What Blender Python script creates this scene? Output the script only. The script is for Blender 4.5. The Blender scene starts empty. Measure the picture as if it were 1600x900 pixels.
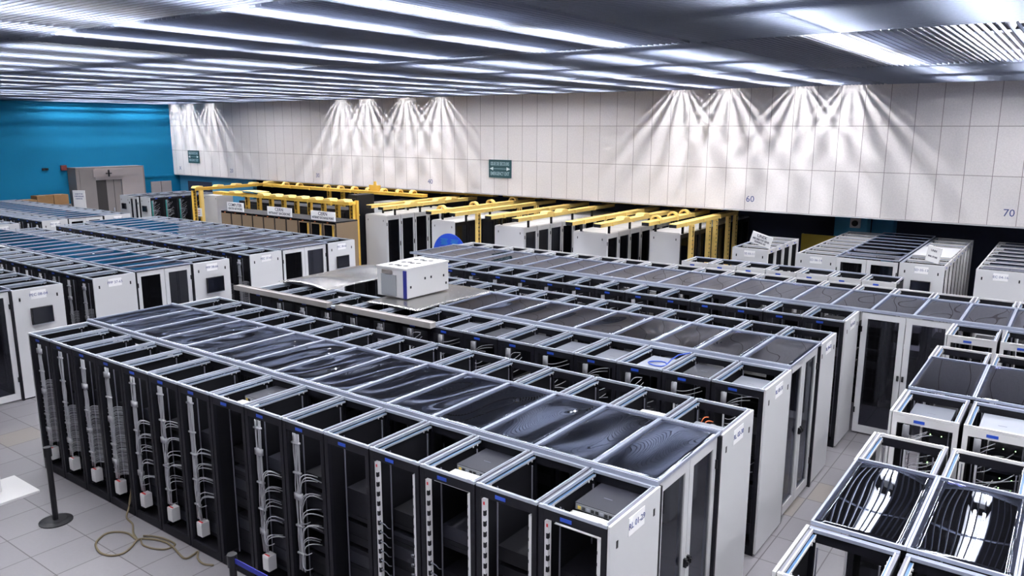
import bpy, math, random
from mathutils import Matrix, Vector

# ------------------------------------------------------------------ camera, world, exposure
S = bpy.context.scene
COL = S.collection
HC = 4.801
YAW, PIT, ROL = -0.62824, 0.20078, 0.002015
def make_camera():
    cam = bpy.data.cameras.new('camera'); o = bpy.data.objects.new('camera', cam); COL.objects.link(o)
    cam.sensor_width = 36.0; cam.lens = 1227.915 / 1600 * 36.0; cam.clip_start = 0.05; cam.clip_end = 200
    fw = Vector((math.sin(YAW)*math.cos(PIT), math.cos(YAW)*math.cos(PIT), -math.sin(PIT)))
    r = Vector((math.cos(YAW), -math.sin(YAW), 0)); u = r.cross(fw)
    r2 = r*math.cos(ROL) + u*math.sin(ROL); u2 = -r*math.sin(ROL) + u*math.cos(ROL)
    m = Matrix((r2, u2, -fw)).transposed().to_4x4(); m.translation = Vector((0, 0, HC))
    o.matrix_world = m
    S.camera = o
make_camera()
w = bpy.data.worlds.new('world'); S.world = w; w.use_nodes = True
w.node_tree.nodes['Background'].inputs[0].default_value = (0.30, 0.38, 0.60, 1)
w.node_tree.nodes['Background'].inputs[1].default_value = 0.03
S.view_settings.view_transform = 'Standard'; S.view_settings.look = 'None'
S.view_settings.gamma = 1.0; S.view_settings.use_curve_mapping = False
S.view_settings.exposure = 0.8
LAMP_POWER = 100.0          # emission of every fluorescent tube
S.cycles.max_bounces = 10; S.cycles.diffuse_bounces = 4; S.cycles.glossy_bounces = 4
S.cycles.transparent_max_bounces = 24; S.cycles.transmission_bounces = 4
S.cycles.caustics_reflective = False; S.cycles.caustics_refractive = False
S.cycles.sample_clamp_indirect = 4.0

# ------------------------------------------------------------------ materials
def mat(name, col, rough=0.5, metal=0.0, emit=None, es=0.0, noise=0.0, nscale=30, spec=0.5):
    m = bpy.data.materials.new(name); m.use_nodes = True
    nt = m.node_tree; b = nt.nodes['Principled BSDF']
    b.inputs['Base Color'].default_value = (*col, 1); b.inputs['Roughness'].default_value = rough
    b.inputs['Metallic'].default_value = metal; b.inputs['Specular IOR Level'].default_value = spec
    if emit: b.inputs['Emission Color'].default_value = (*emit, 1); b.inputs['Emission Strength'].default_value = es
    if noise:
        tc = nt.nodes.new('ShaderNodeTexCoord'); n = nt.nodes.new('ShaderNodeTexNoise'); n.inputs['Scale'].default_value = nscale
        n.inputs['Detail'].default_value = 4
        r = nt.nodes.new('ShaderNodeMapRange'); r.inputs[3].default_value = 1-noise; r.inputs[4].default_value = 1+noise
        x = nt.nodes.new('ShaderNodeVectorMath'); x.operation = 'SCALE'; x.inputs[0].default_value = col
        nt.links.new(tc.outputs['Object'], n.inputs['Vector']); nt.links.new(n.outputs['Fac'], r.inputs[0])
        nt.links.new(r.outputs[0], x.inputs['Scale']); nt.links.new(x.outputs[0], b.inputs['Base Color'])
    return m
M = {}
M['charcoal'] = mat('charcoal_paint', (0.005, 0.005, 0.008), 0.5, noise=.15, spec=.2)
M['inside'] = mat('dark_inside', (0.004, 0.004, 0.006), 0.6, spec=.2)
M['steel'] = mat('galvanised_steel', (0.46, 0.50, 0.58), 0.45, 0.5, noise=.12, nscale=12)
M['steelblue'] = mat('zinc_lip', (0.10, 0.20, 0.38), 0.35, 0.4, noise=.2, nscale=10)
M['railgrey'] = mat('grey_rail', (0.17, 0.17, 0.21), 0.45, 0.3)
M['ductgrey'] = mat('grey_duct', (0.34, 0.32, 0.31), 0.5, 0.2)
M['alu'] = mat('aluminium', (0.36, 0.39, 0.49), 0.52, 0.5, noise=.1, nscale=8)
M['pale'] = mat('pale_grey_paint', (0.56, 0.56, 0.58), 0.5, noise=.04, nscale=200)
M['palelight'] = mat('pale_frame_paint', (0.62, 0.61, 0.62), 0.45)
M['white'] = mat('white_plastic', (0.64, 0.63, 0.65), 0.45)
M['paper'] = mat('white_paper', (0.85, 0.84, 0.85), 0.8)
M['cable'] = mat('grey_white_cable', (0.36, 0.36, 0.39), 0.5)
M['cablegrey'] = mat('dull_cable', (0.26, 0.26, 0.29), 0.5)
M['cord'] = mat('grey_cord', (0.16, 0.17, 0.20), 0.45)
M['black'] = mat('black_plastic', (0.006, 0.006, 0.008), 0.4, spec=.25)
M['blue'] = mat('blue_plate', (0.015, 0.06, 0.40), 0.4)
M['bluepaint'] = mat('blue_disc_paint', (0.012, 0.06, 0.48), 0.45)
M['red'] = mat('red_plastic', (0.55, 0.02, 0.03), 0.5)
M['darkred'] = mat('dark_red', (0.10, 0.012, 0.012), 0.5)
M['orange'] = mat('orange_cable', (0.55, 0.12, 0.03), 0.5)
M['switchdark'] = mat('dark_case', (0.012, 0.0125, 0.019), 0.45, 0.0, spec=.3)
M['switchgrey'] = mat('grey_case', (0.13, 0.138, 0.17), 0.4, 0.4)
M['switchpale'] = mat('pale_case', (0.27, 0.285, 0.33), 0.4, 0.2)
M['ports'] = mat('port_panel', (0.16, 0.17, 0.19), 0.5)
M['portyellow'] = mat('yellow_tag', (0.62, 0.45, 0.08), 0.5)
M['yellow'] = mat('yellow_tray', (0.78, 0.48, 0.075), 0.5, noise=.10, nscale=5)
M['yellowpale'] = mat('pale_yellow_tray', (0.90, 0.64, 0.20), 0.5, noise=.10, nscale=5)
M['brown'] = mat('brown_panel', (0.18, 0.125, 0.075), 0.7, noise=.06, nscale=60)
M['carton'] = mat('brown_cardboard', (0.23, 0.125, 0.05), 0.8, noise=.08, nscale=8)
M['ink'] = mat('dark_ink', (0.02, 0.02, 0.05), 0.6)
M['inkblue'] = mat('blue_ink', (0.05, 0.07, 0.22), 0.6)
M['signgreen'] = mat('dark_green_sign', (0.012, 0.055, 0.065), 0.5)
M['signink'] = mat('sign_lettering', (0.32, 0.42, 0.46), 0.5)
M['signwhite'] = mat('sign_arrow_white', (0.72, 0.75, 0.75), 0.5)
M['screen'] = mat('dark_screen', (0.006, 0.007, 0.012), 0.12)
M['belt'] = mat('blue_belt', (0.008, 0.015, 0.22), 0.6)
M['hose'] = mat('beige_hose', (0.12, 0.092, 0.05), 0.6)
M['grille'] = mat('grey_grille', (0.26, 0.27, 0.29), 0.6, noise=.1, nscale=80)
M['acblue'] = mat('dark_blue_trim', (0.01, 0.015, 0.16), 0.4)
M['booth'] = mat('grey_booth_paint', (0.21, 0.185, 0.18), 0.55, noise=.06, nscale=3)
M['boothpale'] = mat('pale_booth_panel', (0.36, 0.31, 0.305), 0.55)
M['boothdark'] = mat('booth_shade_and_joint', (0.02, 0.016, 0.016), 0.7)  # dark tone for door joints and the painted shade in the booth entrance
M['cyanled'] = mat('green_strip', (0.03, 0.30, 0.26), 0.4)
M['ledg'] = mat('green_light', (0.2, 0.9, 0.2), 0.4, emit=(0.5, 1, 0.35), es=5)
M['ledb'] = mat('blue_light', (0.05, 0.2, 1), 0.4, emit=(0.05, 0.25, 1), es=8)
M['mustard'] = mat('mustard_panel', (0.42, 0.30, 0.02), 0.6)
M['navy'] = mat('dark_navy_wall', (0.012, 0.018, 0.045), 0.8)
M['colblue'] = mat('blue_column_paint', (0.06, 0.30, 0.50), 0.6)
M['slat'] = mat('slat_paint', (0.22, 0.245, 0.32), 0.45, 0.0, spec=.2)
M['plenum'] = mat('plenum_dark', (0.01, 0.01, 0.015), 0.9)
M['tube'] = mat('fluorescent_tube', (1, 1, 1), 0.5, emit=(0.96, 0.97, 1.0), es=LAMP_POWER)
M['housing'] = mat('white_housing', (0.75, 0.75, 0.75), 0.5)

def N(nt, t, **k):
    n = nt.nodes.new(t)
    for a, v in k.items(): setattr(n, a, v)
    return n
def math_(nt, op, a, b=None):
    n = N(nt, 'ShaderNodeMath', operation=op)
    for i, v in enumerate((a, b)):
        if v is None: continue
        if isinstance(v, (int, float)): n.inputs[i].default_value = v
        else: nt.links.new(v, n.inputs[i])
    return n.outputs[0]
def line_mask(nt, coord, off, step, half):
    """1 on a joint, 0 elsewhere, joints at off + k*step"""
    a = math_(nt, 'SUBTRACT', coord, off); a = math_(nt, 'DIVIDE', a, step); a = math_(nt, 'ADD', a, 0.5)
    a = math_(nt, 'FRACT', a); a = math_(nt, 'SUBTRACT', a, 0.5); a = math_(nt, 'ABSOLUTE', a)
    return math_(nt, 'LESS_THAN', a, half/step)
def grid_material(name, col, joint, u, v, uo, us, vo, vs, half, speck=0.0, tilevar=0.0, rough=0.5, warm=None):
    m = bpy.data.materials.new(name); m.use_nodes = True; nt = m.node_tree; b = nt.nodes['Principled BSDF']
    tc = N(nt, 'ShaderNodeTexCoord'); sp = N(nt, 'ShaderNodeSeparateXYZ'); nt.links.new(tc.outputs['Object'], sp.inputs[0])
    U, V = sp.outputs[u], sp.outputs[v]
    mk = math_(nt, 'MAXIMUM', line_mask(nt, U, uo, us, half), line_mask(nt, V, vo, vs, half))
    no = N(nt, 'ShaderNodeTexNoise'); no.inputs['Scale'].default_value = 26; no.inputs['Detail'].default_value = 8; no.inputs['Roughness'].default_value = .8
    nt.links.new(tc.outputs['Object'], no.inputs['Vector'])
    mr = N(nt, 'ShaderNodeMapRange'); mr.inputs[1].default_value = .3; mr.inputs[2].default_value = .7
    mr.inputs[3].default_value = 1-speck; mr.inputs[4].default_value = 1+speck*.4
    nt.links.new(no.outputs['Fac'], mr.inputs[0])
    iu = math_(nt, 'FLOOR', math_(nt, 'DIVIDE', math_(nt, 'SUBTRACT', U, uo), us)); iv = math_(nt, 'FLOOR', math_(nt, 'DIVIDE', math_(nt, 'SUBTRACT', V, vo), vs))
    cb = N(nt, 'ShaderNodeCombineXYZ'); nt.links.new(iu, cb.inputs[0]); nt.links.new(iv, cb.inputs[1])
    wn = N(nt, 'ShaderNodeTexWhiteNoise'); nt.links.new(cb.outputs[0], wn.inputs['Vector'])
    tv = N(nt, 'ShaderNodeMapRange'); tv.inputs[3].default_value = 1-tilevar; tv.inputs[4].default_value = 1+tilevar
    nt.links.new(wn.outputs['Value'], tv.inputs[0])
    f = math_(nt, 'MULTIPLY', mr.outputs[0], tv.outputs[0])
    base = N(nt, 'ShaderNodeMix', data_type='RGBA'); base.inputs[6].default_value = (*col, 1); base.inputs[7].default_value = (*(warm or col), 1)
    nt.links.new(math_(nt, 'GREATER_THAN', wn.outputs['Value'], 0.93), base.inputs[0])
    sc = N(nt, 'ShaderNodeVectorMath', operation='SCALE'); nt.links.new(base.outputs[2], sc.inputs[0]); nt.links.new(f, sc.inputs['Scale'])
    mx = N(nt, 'ShaderNodeMix', data_type='RGBA'); nt.links.new(mk, mx.inputs[0]); nt.links.new(sc.outputs[0], mx.inputs[6]); mx.inputs[7].default_value = (*joint, 1)
    nt.links.new(mx.outputs[2], b.inputs['Base Color']); b.inputs['Roughness'].default_value = rough
    return m
P = 0.61                                                  # rack and floor tile pitch
M['wall'] = grid_material('pale_wall_panels', (0.87, 0.82, 0.815), (0.32, 0.27, 0.27), 0, 2, -20.451, .6, 2.52, 1.174, .007, speck=.16, tilevar=.03, rough=.8)
M['floor'] = grid_material('floor_tiles', (0.185, 0.175, 0.193), (0.06, 0.05, 0.06), 0, 1, -9.22, P, 4.60, P, .006, speck=.06, tilevar=.06, rough=.45, warm=(0.19, 0.168, 0.158))
def blue_wall():
    m = mat('blue_wall_paint', (0.006, 0.145, 0.28), 0.85, noise=.06, nscale=1.2, spec=.15); return m
M['bluewall'] = blue_wall()

def clear_material(name, tint, ior=1.5, rough=0.02, gloss=(0.84, 0.88, 1.0), haze=0.0):
    m = bpy.data.materials.new(name); m.use_nodes = True; nt = m.node_tree; nt.nodes.clear()
    out = N(nt, 'ShaderNodeOutputMaterial'); t = N(nt, 'ShaderNodeBsdfTransparent'); t.inputs[0].default_value = (*tint, 1)
    g = N(nt, 'ShaderNodeBsdfGlossy'); g.inputs['Roughness'].default_value = rough; g.inputs['Color'].default_value = (*gloss, 1)
    fr = N(nt, 'ShaderNodeFresnel'); fr.inputs['IOR'].default_value = ior
    mx = N(nt, 'ShaderNodeMixShader'); nt.links.new(fr.outputs[0], mx.inputs[0]); nt.links.new(t.outputs[0], mx.inputs[1]); nt.links.new(g.outputs[0], mx.inputs[2])
    last = mx
    if haze:
        d = N(nt, 'ShaderNodeBsdfDiffuse'); d.inputs[0].default_value = (0.55, 0.55, 0.66, 1)
        m2 = N(nt, 'ShaderNodeMixShader'); m2.inputs[0].default_value = haze
        nt.links.new(mx.outputs[0], m2.inputs[1]); nt.links.new(d.outputs[0], m2.inputs[2]); last = m2
    nt.links.new(last.outputs[0], out.inputs[0]); return m
M['sheet'] = clear_material('clear_sheet', (0.36, 0.36, 0.46), 2.5, 0.006, haze=0.004)
M['pane'] = clear_material('dark_glass', (0.40, 0.40, 0.46), 1.45, 0.05, haze=0.006)
def brushed():
    m = mat('bare_metal_sheet', (0.36, 0.345, 0.335), 0.27, 0.9); return m
M['metal'] = brushed()

# ------------------------------------------------------------------ mesh helpers
class MB:
    def __init__(s): s.v = []; s.f = []; s.m = []; s.mats = []; s.smooth = False; s.flat = set()
    def mi(s, m):
        if m not in s.mats: s.mats.append(m)
        return s.mats.index(m)
    def box(s, x0, y0, z0, x1, y1, z1, m):
        k = len(s.v); i = s.mi(m)
        s.v += [(x0,y0,z0),(x1,y0,z0),(x1,y1,z0),(x0,y1,z0),(x0,y0,z1),(x1,y0,z1),(x1,y1,z1),(x0,y1,z1)]
        for f in ((3,2,1,0),(4,5,6,7),(0,1,5,4),(1,2,6,5),(2,3,7,6),(3,0,4,7)): s.f.append(tuple(k+a for a in f)); s.m.append(i)
        return s
    def tube(s, pts, r, m, n=5):
        pts = [Vector(p) for p in pts]; k0 = len(s.v); i = s.mi(m)
        for a, p in enumerate(pts):
            d = (pts[min(a+1, len(pts)-1)] - pts[max(a-1, 0)]).normalized()
            u = d.orthogonal().normalized() if abs(d.z) > .95 or a == 0 else d.cross(Vector((0, 0, 1))).normalized()
            if abs(d.z) <= .95: u = d.cross(Vector((0, 0, 1))).normalized()
            else: u = d.cross(Vector((0, 1, 0))).normalized()
            v = d.cross(u)
            for j in range(n):
                t = 2*math.pi*j/n; s.v.append(tuple(p + u*r*math.cos(t) + v*r*math.sin(t)))
        for a in range(len(pts)-1):
            for j in range(n):
                b = k0+a*n; s.f.append((b+j, b+(j+1) % n, b+n+(j+1) % n, b+n+j)); s.m.append(i)
        s.f.append(tuple(k0+j for j in reversed(range(n)))); s.m.append(i)
        e = k0+(len(pts)-1)*n; s.f.append(tuple(e+j for j in range(n))); s.m.append(i)
        return s
    def cyl(s, c, r, z0, z1, m, n=24, r1=None):
        r1 = r if r1 is None else r1; k = len(s.v); i = s.mi(m)
        for z, q in ((z0, r), (z1, r1)):
            for j in range(n): t = 2*math.pi*j/n; s.v.append((c[0]+q*math.cos(t), c[1]+q*math.sin(t), z))
        for j in range(n): s.f.append((k+j, k+(j+1) % n, k+n+(j+1) % n, k+n+j)); s.m.append(i)
        s.f.append(tuple(k+j for j in reversed(range(n)))); s.m.append(i); s.f.append(tuple(k+n+j for j in range(n))); s.m.append(i)
        return s
    def prism(s, poly, axis, a0, a1, m):
        """poly of 2-D points extruded along axis ('x': (y,z), 'y': (x,z), 'z': (x,y))"""
        k = len(s.v); i = s.mi(m); n = len(poly)
        for a in (a0, a1):
            for p, q in poly: s.v.append({'x': (a, p, q), 'y': (p, a, q), 'z': (p, q, a)}[axis])
        for j in range(n): s.f.append((k+j, k+(j+1) % n, k+n+(j+1) % n, k+n+j)); s.m.append(i)
        s.f.append(tuple(k+j for j in reversed(range(n)))); s.m.append(i); s.f.append(tuple(k+n+j for j in range(n))); s.m.append(i)
        return s
    def surf(s, fn, nu, nv, th, m):
        """height-field like slab: fn(u,v)->(x,y,z) with thickness th"""
        k = len(s.v); i = s.mi(m); W = nv+1
        for d in (0, -th):
            for a in range(nu+1):
                for b in range(nv+1):
                    x, y, z = fn(a/nu, b/nv); s.v.append((x, y, z+d))
        o = (nu+1)*W
        for a in range(nu):
            for b in range(nv):
                q = k+a*W+b
                s.f.append((q, q+W, q+W+1, q+1)); s.m.append(i); s.f.append((q+o, q+o+1, q+o+W+1, q+o+W)); s.m.append(i)
        rim = len(s.f)
        for a in range(nu):
            for b, fl in ((0, 0), (nv, 1)):
                q = k+a*W+b; f = (q, q+o, q+o+W, q+W); s.f.append(f[::-1] if fl else f); s.m.append(i)
        for b in range(nv):
            for a, fl in ((0, 1), (nu, 0)):
                q = k+a*W+b; f = (q, q+o, q+o+1, q+1); s.f.append(f[::-1] if fl else f); s.m.append(i)
        s.flat |= set(range(rim, len(s.f)))
        return s
    def mesh(s, name):
        me = bpy.data.meshes.new(name); me.from_pydata(s.v, [], s.f)
        for m in s.mats: me.materials.append(M[m])
        me.polygons.foreach_set('material_index', s.m)
        if s.smooth: me.polygons.foreach_set('use_smooth', [j not in s.flat for j in range(len(s.f))])
        me.update(); return me
    def build(s, name, parent=None, loc=None, rz=0):
        return link(name, s.mesh(name), parent, loc, rz)
def link(name, data, parent=None, loc=None, rz=0):
    o = bpy.data.objects.new(name, data); COL.objects.link(o)
    if parent: o.parent = parent
    if loc: o.location = loc
    if rz: o.rotation_euler.z = rz
    return o
def tag(o, label, cat, group=None, kind=None):
    o['label'] = label; o['category'] = cat
    if group: o['group'] = group
    if kind: o['kind'] = kind
    return o
def thing(name, loc, label, cat, rz=0, group=None):
    return tag(link(name, None, None, loc, rz), label, cat, group)
def struct(o, label=None):
    o['kind'] = 'structure'
    if label: o['label'] = label
    return o
_fonts = {}
def text_mesh(txt, size, depth, m, bold=0.0):
    c = bpy.data.curves.new('lettering', 'FONT'); c.body = txt; c.size = size; c.extrude = depth/2; c.align_x = 'CENTER'; c.align_y = 'CENTER'
    c.resolution_u = 2; c.offset = bold; c.space_line = .95
    t = bpy.data.objects.new('lettering', c); COL.objects.link(t)
    dg = bpy.context.evaluated_depsgraph_get(); me = bpy.data.meshes.new_from_object(t.evaluated_get(dg))
    bpy.data.objects.remove(t); bpy.data.curves.remove(c)
    me.materials.clear(); me.materials.append(M[m]); me.name = 'lettering'
    return me
def text(txt, size, m, parent, loc, rot, name='lettering', sx=1.0, bold=0.0):
    o = link(name, text_mesh(txt, size, .002, m, bold), parent); o.location = loc; o.rotation_euler = rot; o.scale.x = sx
    return o
ORD = ['first','second','third','fourth','fifth','sixth','seventh','eighth','ninth','tenth','eleventh','twelfth','thirteenth','fourteenth','fifteenth','sixteenth','seventeenth','eighteenth','nineteenth','twentieth','twenty-first','twenty-second','twenty-third','twenty-fourth','twenty-fifth']

# ------------------------------------------------------------------ the room
XL, XR, Y0, YW, YB, ZB, ZC = -36.95, 8.0, -2.0, 22.12, 26.0, 2.52, 5.9
b = MB().box(XL, Y0, -.12, XR, YB, 0, 'floor'); struct(b.build('floor'))
b = MB().box(XL, Y0, 7.0, XR, YB, 7.1, 'plenum'); struct(b.build('ceiling'))
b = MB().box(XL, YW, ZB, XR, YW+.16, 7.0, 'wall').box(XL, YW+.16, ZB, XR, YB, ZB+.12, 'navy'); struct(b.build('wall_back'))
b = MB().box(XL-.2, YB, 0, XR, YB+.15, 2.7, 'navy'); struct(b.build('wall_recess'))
b = MB().box(XL-.2, Y0, 0, XL, YB, 7.0, 'bluewall'); struct(b.build('wall_left'))
b = MB().box(XR, Y0, 0, XR+.15, YB, 7.0, 'pale'); struct(b.build('wall_right'))
b = MB().box(XL, Y0-.15, 0, XR, Y0, 7.0, 'pale'); struct(b.build('wall_front'))
b = MB().box(XL, YW-.02, ZB-.03, XR, YW+.02, ZB, 'pale'); struct(b.build('trim_1'))
b = MB().box(XL, 19.9, 2.42, XL+.06, YW, 2.52, 'bluewall'); struct(b.build('trim_2'))
b = MB().box(XL, 20.85, 0, XL+.05, 21.9, 2.2, 'boothpale').box(XL+.05, 21.35, 0, XL+.06, 21.37, 2.2, 'boothdark'); struct(b.build('door_1'))
# slatted ceiling: basket weave of square fields, slats turned a quarter from field to field
XG = [-39.6+7.05*k for k in range(7)] + [9.0]; YG = [-2.0, 4.8, 10.1, 15.9, YW-.01]
for j in range(len(YG)-1):
    for i in range(len(XG)-1):
        x0, x1, y0, y1 = max(XG[i], XL), min(XG[i+1], XR), YG[j], YG[j+1]
        if x0 < -25 and j == 0: pass
        b = MB(); alongx = (i - j) % 2 == 0
        g = .012; st = .088
        if alongx:
            n = int((y1-y0)/st)
            for k in range(n): y = y0+.04+k*(y1-y0-.06)/n; b.box(x0+g, y, ZC, x1-g, y+.016, ZC+.004, 'slat').box(x0+g, y+.006, ZC+.004, x1-g, y+.010, ZC+.052, 'slat')
        else:
            n = int((x1-x0)/st)
            for k in range(n): x = x0+.04+k*(x1-x0-.06)/n; b.box(x, y0+g, ZC, x+.016, y1-g, ZC+.004, 'slat').box(x+.006, y0+g, ZC+.004, x+.010, y1-g, ZC+.052, 'slat')
        # carriers above the slats
        for t in (.25, .75):
            if alongx: b.box(x0+(x1-x0)*t, y0, ZC+.052, x0+(x1-x0)*t+.03, y1, ZC+.075, 'slat')
            else: b.box(x0, y0+(y1-y0)*t, ZC+.052, x1, y0+(y1-y0)*t+.03, ZC+.075, 'slat')
        struct(b.build('ceiling'))
# fluorescent fittings above the slats
LX = [-36.4, -35.2, -33.5, -30.2, -28.4, -26.8, -24.5, -23.1, -21.0, -19.3, -17.3, -15.7, -13.9, -12.25, -9.95, -8.5, -6.5, -5.2, -2.5, -.9, .7, 2.3, 4.2, 6.2]
L_ = 2.3
hb = MB().prism([(-.15, .0), (-.10, .10), (.10, .10), (.15, .0), (.145, -.0), (.095, .092), (-.095, .092), (-.145, 0)], 'y', 0, L_, 'housing').box(-.06, 0, .10, .06, L_, .15, 'housing').mesh('housing')
tb = MB().tube([(-.06, .03, .045), (-.06, L_-.03, .045)], .016, 'tube', 8).tube([(.06, .03, .045), (.06, L_-.03, .045)], .016, 'tube', 8).mesh('lamp_tube')
first = True
for X in LX:
    for j in range(4):
        ya, yb = YG[j], YG[j+1]
        for y in ([yb-.12-L_, yb-.35-2*L_-.35] if j < 3 else [yb-.55-L_, ya+.20]):
            if y < Y0+.2: y = Y0+.2
            if (j == 0 and X < -11.5) or (j < 3 and X < -34): continue
            o = thing('ceiling_light', (X, y, ZC+.20), 'fluorescent fitting lying above the slatted ceiling, shining down through the slats', 'ceiling light', group='fluorescent fittings above the slatted ceiling')
            link('housing', hb, o); link('lamp_tube', tb, o)
# wall numerals and emergency signs
RW = (math.pi/2, 0, 0)
for s_, x, wh in (('X', -36.35, 'small letter X painted at the far left end of the pale wall'), ('20', -32.15, 'leftmost painted number, reading twenty, on the pale wall'), ('30', -26.15, 'painted number thirty on the pale wall above the arched yellow tray'), ('40', -19.85, 'painted number forty on the pale wall left of the large exit sign'), ('60', -7.7, 'painted number sixty on the pale wall right of the yellow trays'), ('70', -1.42, 'rightmost painted number, reading seventy, on the pale wall')):
    o = text(s_, .25, 'inkblue', None, (x, YW-.003, 2.83), RW, name='wall_number')
    tag(o, wh, 'wall number')
def emergency(x, z, w_, h, label):
    t = thing('emergency_exit_sign', (x, YW-.03, z), label, 'sign')
    MB().box(-w_/2, 0, -h/2, w_/2, .025, h/2, 'signgreen').build('board', t)
    text('ISSUE DE SECOURS', .17, 'signink', t, (0, -.002, h*.27), RW, sx=w_/1.72, bold=.004)
    text('EMERGENCY EXIT', .17, 'signink', t, (0, -.002, -h*.28), RW, sx=w_/1.62, bold=.004)
    a = MB(); a.box(-w_*.3, -.004, -.008, w_*.3, 0, .008, 'signink')
    for s_ in (-1, 1): a.prism([(s_*w_*.46, 0), (s_*w_*.30, .06), (s_*w_*.30, -.06)], 'y', -.004, 0, 'signwhite')
    a.build('arrow', t)
emergency(-16.58, 3.41, .97, .62, 'dark green emergency exit sign in the middle of the long pale wall')
emergency(-35.1, 3.41, .92, .6, 'small dark green emergency exit sign at the far left end of the pale wall')
# recess under the wall
def column(x, w_, label, m='colblue', y=24.9):
    o = MB().box(x, y, 0, x+w_, y+.5, ZB, m).build('column'); struct(o, label)
column(-5.66, .55, 'bright blue square column under the wall edge')
column(-6.15, .45, 'dull blue pier', 'colblue', 25.4); column(-5.1, .6, 'dull blue pier', 'colblue', 25.5)
column(-36.9, .5, 'blue column at the far left end of the recess'); 
struct(MB().box(XL+.02, 22.4, 0, -31.0, 22.6, ZB, 'colblue').box(-36.2, 22.37, 1.2, -34.2, 22.4, 2.2, 'navy').build('wall_left_recess'))
t = thing('wall_speaker', (-5.43, 24.9, 2.05), 'small white box with round dark lens on the blue column', 'loudspeaker')
MB().box(-.14, -.1, -.14, .14, 0, .14, 'white').build('case', t)
c = MB().cyl((0, 0), .09, 0, .03, 'black', 20).build('lens', t); c.location = (0, -.1, 0); c.rotation_euler = (math.pi/2, 0, 0)
tag(MB().box(-6.95, 24.8, .9, -5.95, 24.84, 1.62, 'mustard').box(-6.95, 24.84, 0, -6.9, 24.9, 1.62, 'mustard').box(-6.0, 24.84, 0, -5.95, 24.9, 1.62, 'mustard').build('partition_panel'), 'mustard yellow panel standing in the dark recess beside the blue column', 'panel')

# ------------------------------------------------------------------ racks
W = .60; D = .88; H = 2.0
def frame_mesh(D, face, side='inside', facecol=None):
    b = MB(); f = face
    for x in (.004, W-.049):
        b.box(x, 0, 0, x+.045, .04, 1.975, f); b.box(x, D-.04, 0, x+.045, D, 1.975, 'charcoal')
    b.box(.049, .002, 1.895, W-.049, .018, 1.972, f); b.box(.049, .002, .0, W-.049, .028, .10, f); b.box(.049, .018, 1.895, W-.049, .028, 1.972, 'charcoal')
    b.box(.049, D-.028, 1.895, W-.049, D-.002, 1.972, 'charcoal'); b.box(.049, D-.028, .0, W-.049, D-.002, .10, 'charcoal')
    b.box(.004, .04, .0, .049, D-.04, .1, f); b.box(W-.049, .04, .0, W-.004, D-.04, .1, f)
    b.box(.049, .03, .02, W-.049, D-.03, .04, 'inside')
    b.box(.006, .04, .1, .014, D-.04, 1.94, side); b.box(W-.014, .04, .1, W-.006, D-.04, 1.94, side)
    return b.mesh('frame')
def top_mesh(D, bar='steel', rail='railgrey'):
    b = MB()
    b.box(.004, 0, 1.975, W-.004, .026, 2.0, bar); b.box(.004, D-.045, 1.975, W-.004, D, 2.0, 'alu' if bar == 'palelight' else bar)
    for s_ in (0, 1):
        X = lambda a: a if not s_ else W-a
        def bx(a0, a1, *r, m): x0, x1 = sorted((X(a0), X(a1))); b.box(x0, r[0], r[1], x1, r[2], r[3], m)
        bx(.004, .024, .026, 1.972, D-.045, 1.995, m=rail); bx(.024, .034, .026, 1.972, D-.045, 2.0, m=bar)
        bx(.034, .054, .026, 1.952, D-.045, 1.962, m='steelblue'); bx(.054, .058, .026, 1.945, D-.045, 1.964, m=bar)
        for y in (.06, .12): bx(.058, .066, y, 1.935, y+.008, 1.952, m='white'); bx(.058, .066, D-.05-y, 1.935, D-.042-y, 1.952, m='white')
    b.box(.044, .0, 1.9995, .075, .022, 2.004, 'steel'); b.box(W-.075, .0, 1.9995, W-.044, .022, 2.004, 'steel')
    return b.mesh('top_frame')
def rails_mesh(D, m='railgrey'):
    b = MB()
    for x in (.088, W-.106):
        for y in (.16, D-.16):
            b.box(x+.004, y, .1, x+.014, y+.010, 1.93, m)
    return b.mesh('mounting_rails')
PLATE = MB().box(.20, -.004, 1.918, .30, .0, 1.948, 'blue').mesh('name_plate')
def servers_mesh(seed, lo, hi, D, cols=('switchdark', 'charcoal', 'inside')):
    R = random.Random(seed); b = MB(); z = lo
    while z < hi:
        h = R.choice((.044, .044, .088, .132)); 
        if R.random() < .82: b.box(.09, .17+R.random()*.02, z+.002, W-.09, D-.17, z+h-.003, R.choice(cols))
        z += h
    return b.mesh('equipment_stack')
SERV = [servers_mesh(i, .12, 1.3, D) for i in range(4)]
def arc(p, q, sag, n=6, out=-.04):
    p = Vector(p); q = Vector(q); r = []
    for i in range(n+1):
        t = i/n; v = p.lerp(q, t); v.z += sag*math.sin(math.pi*t); v.y += out*math.sin(math.pi*t); r.append(tuple(v))
    return r
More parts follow.
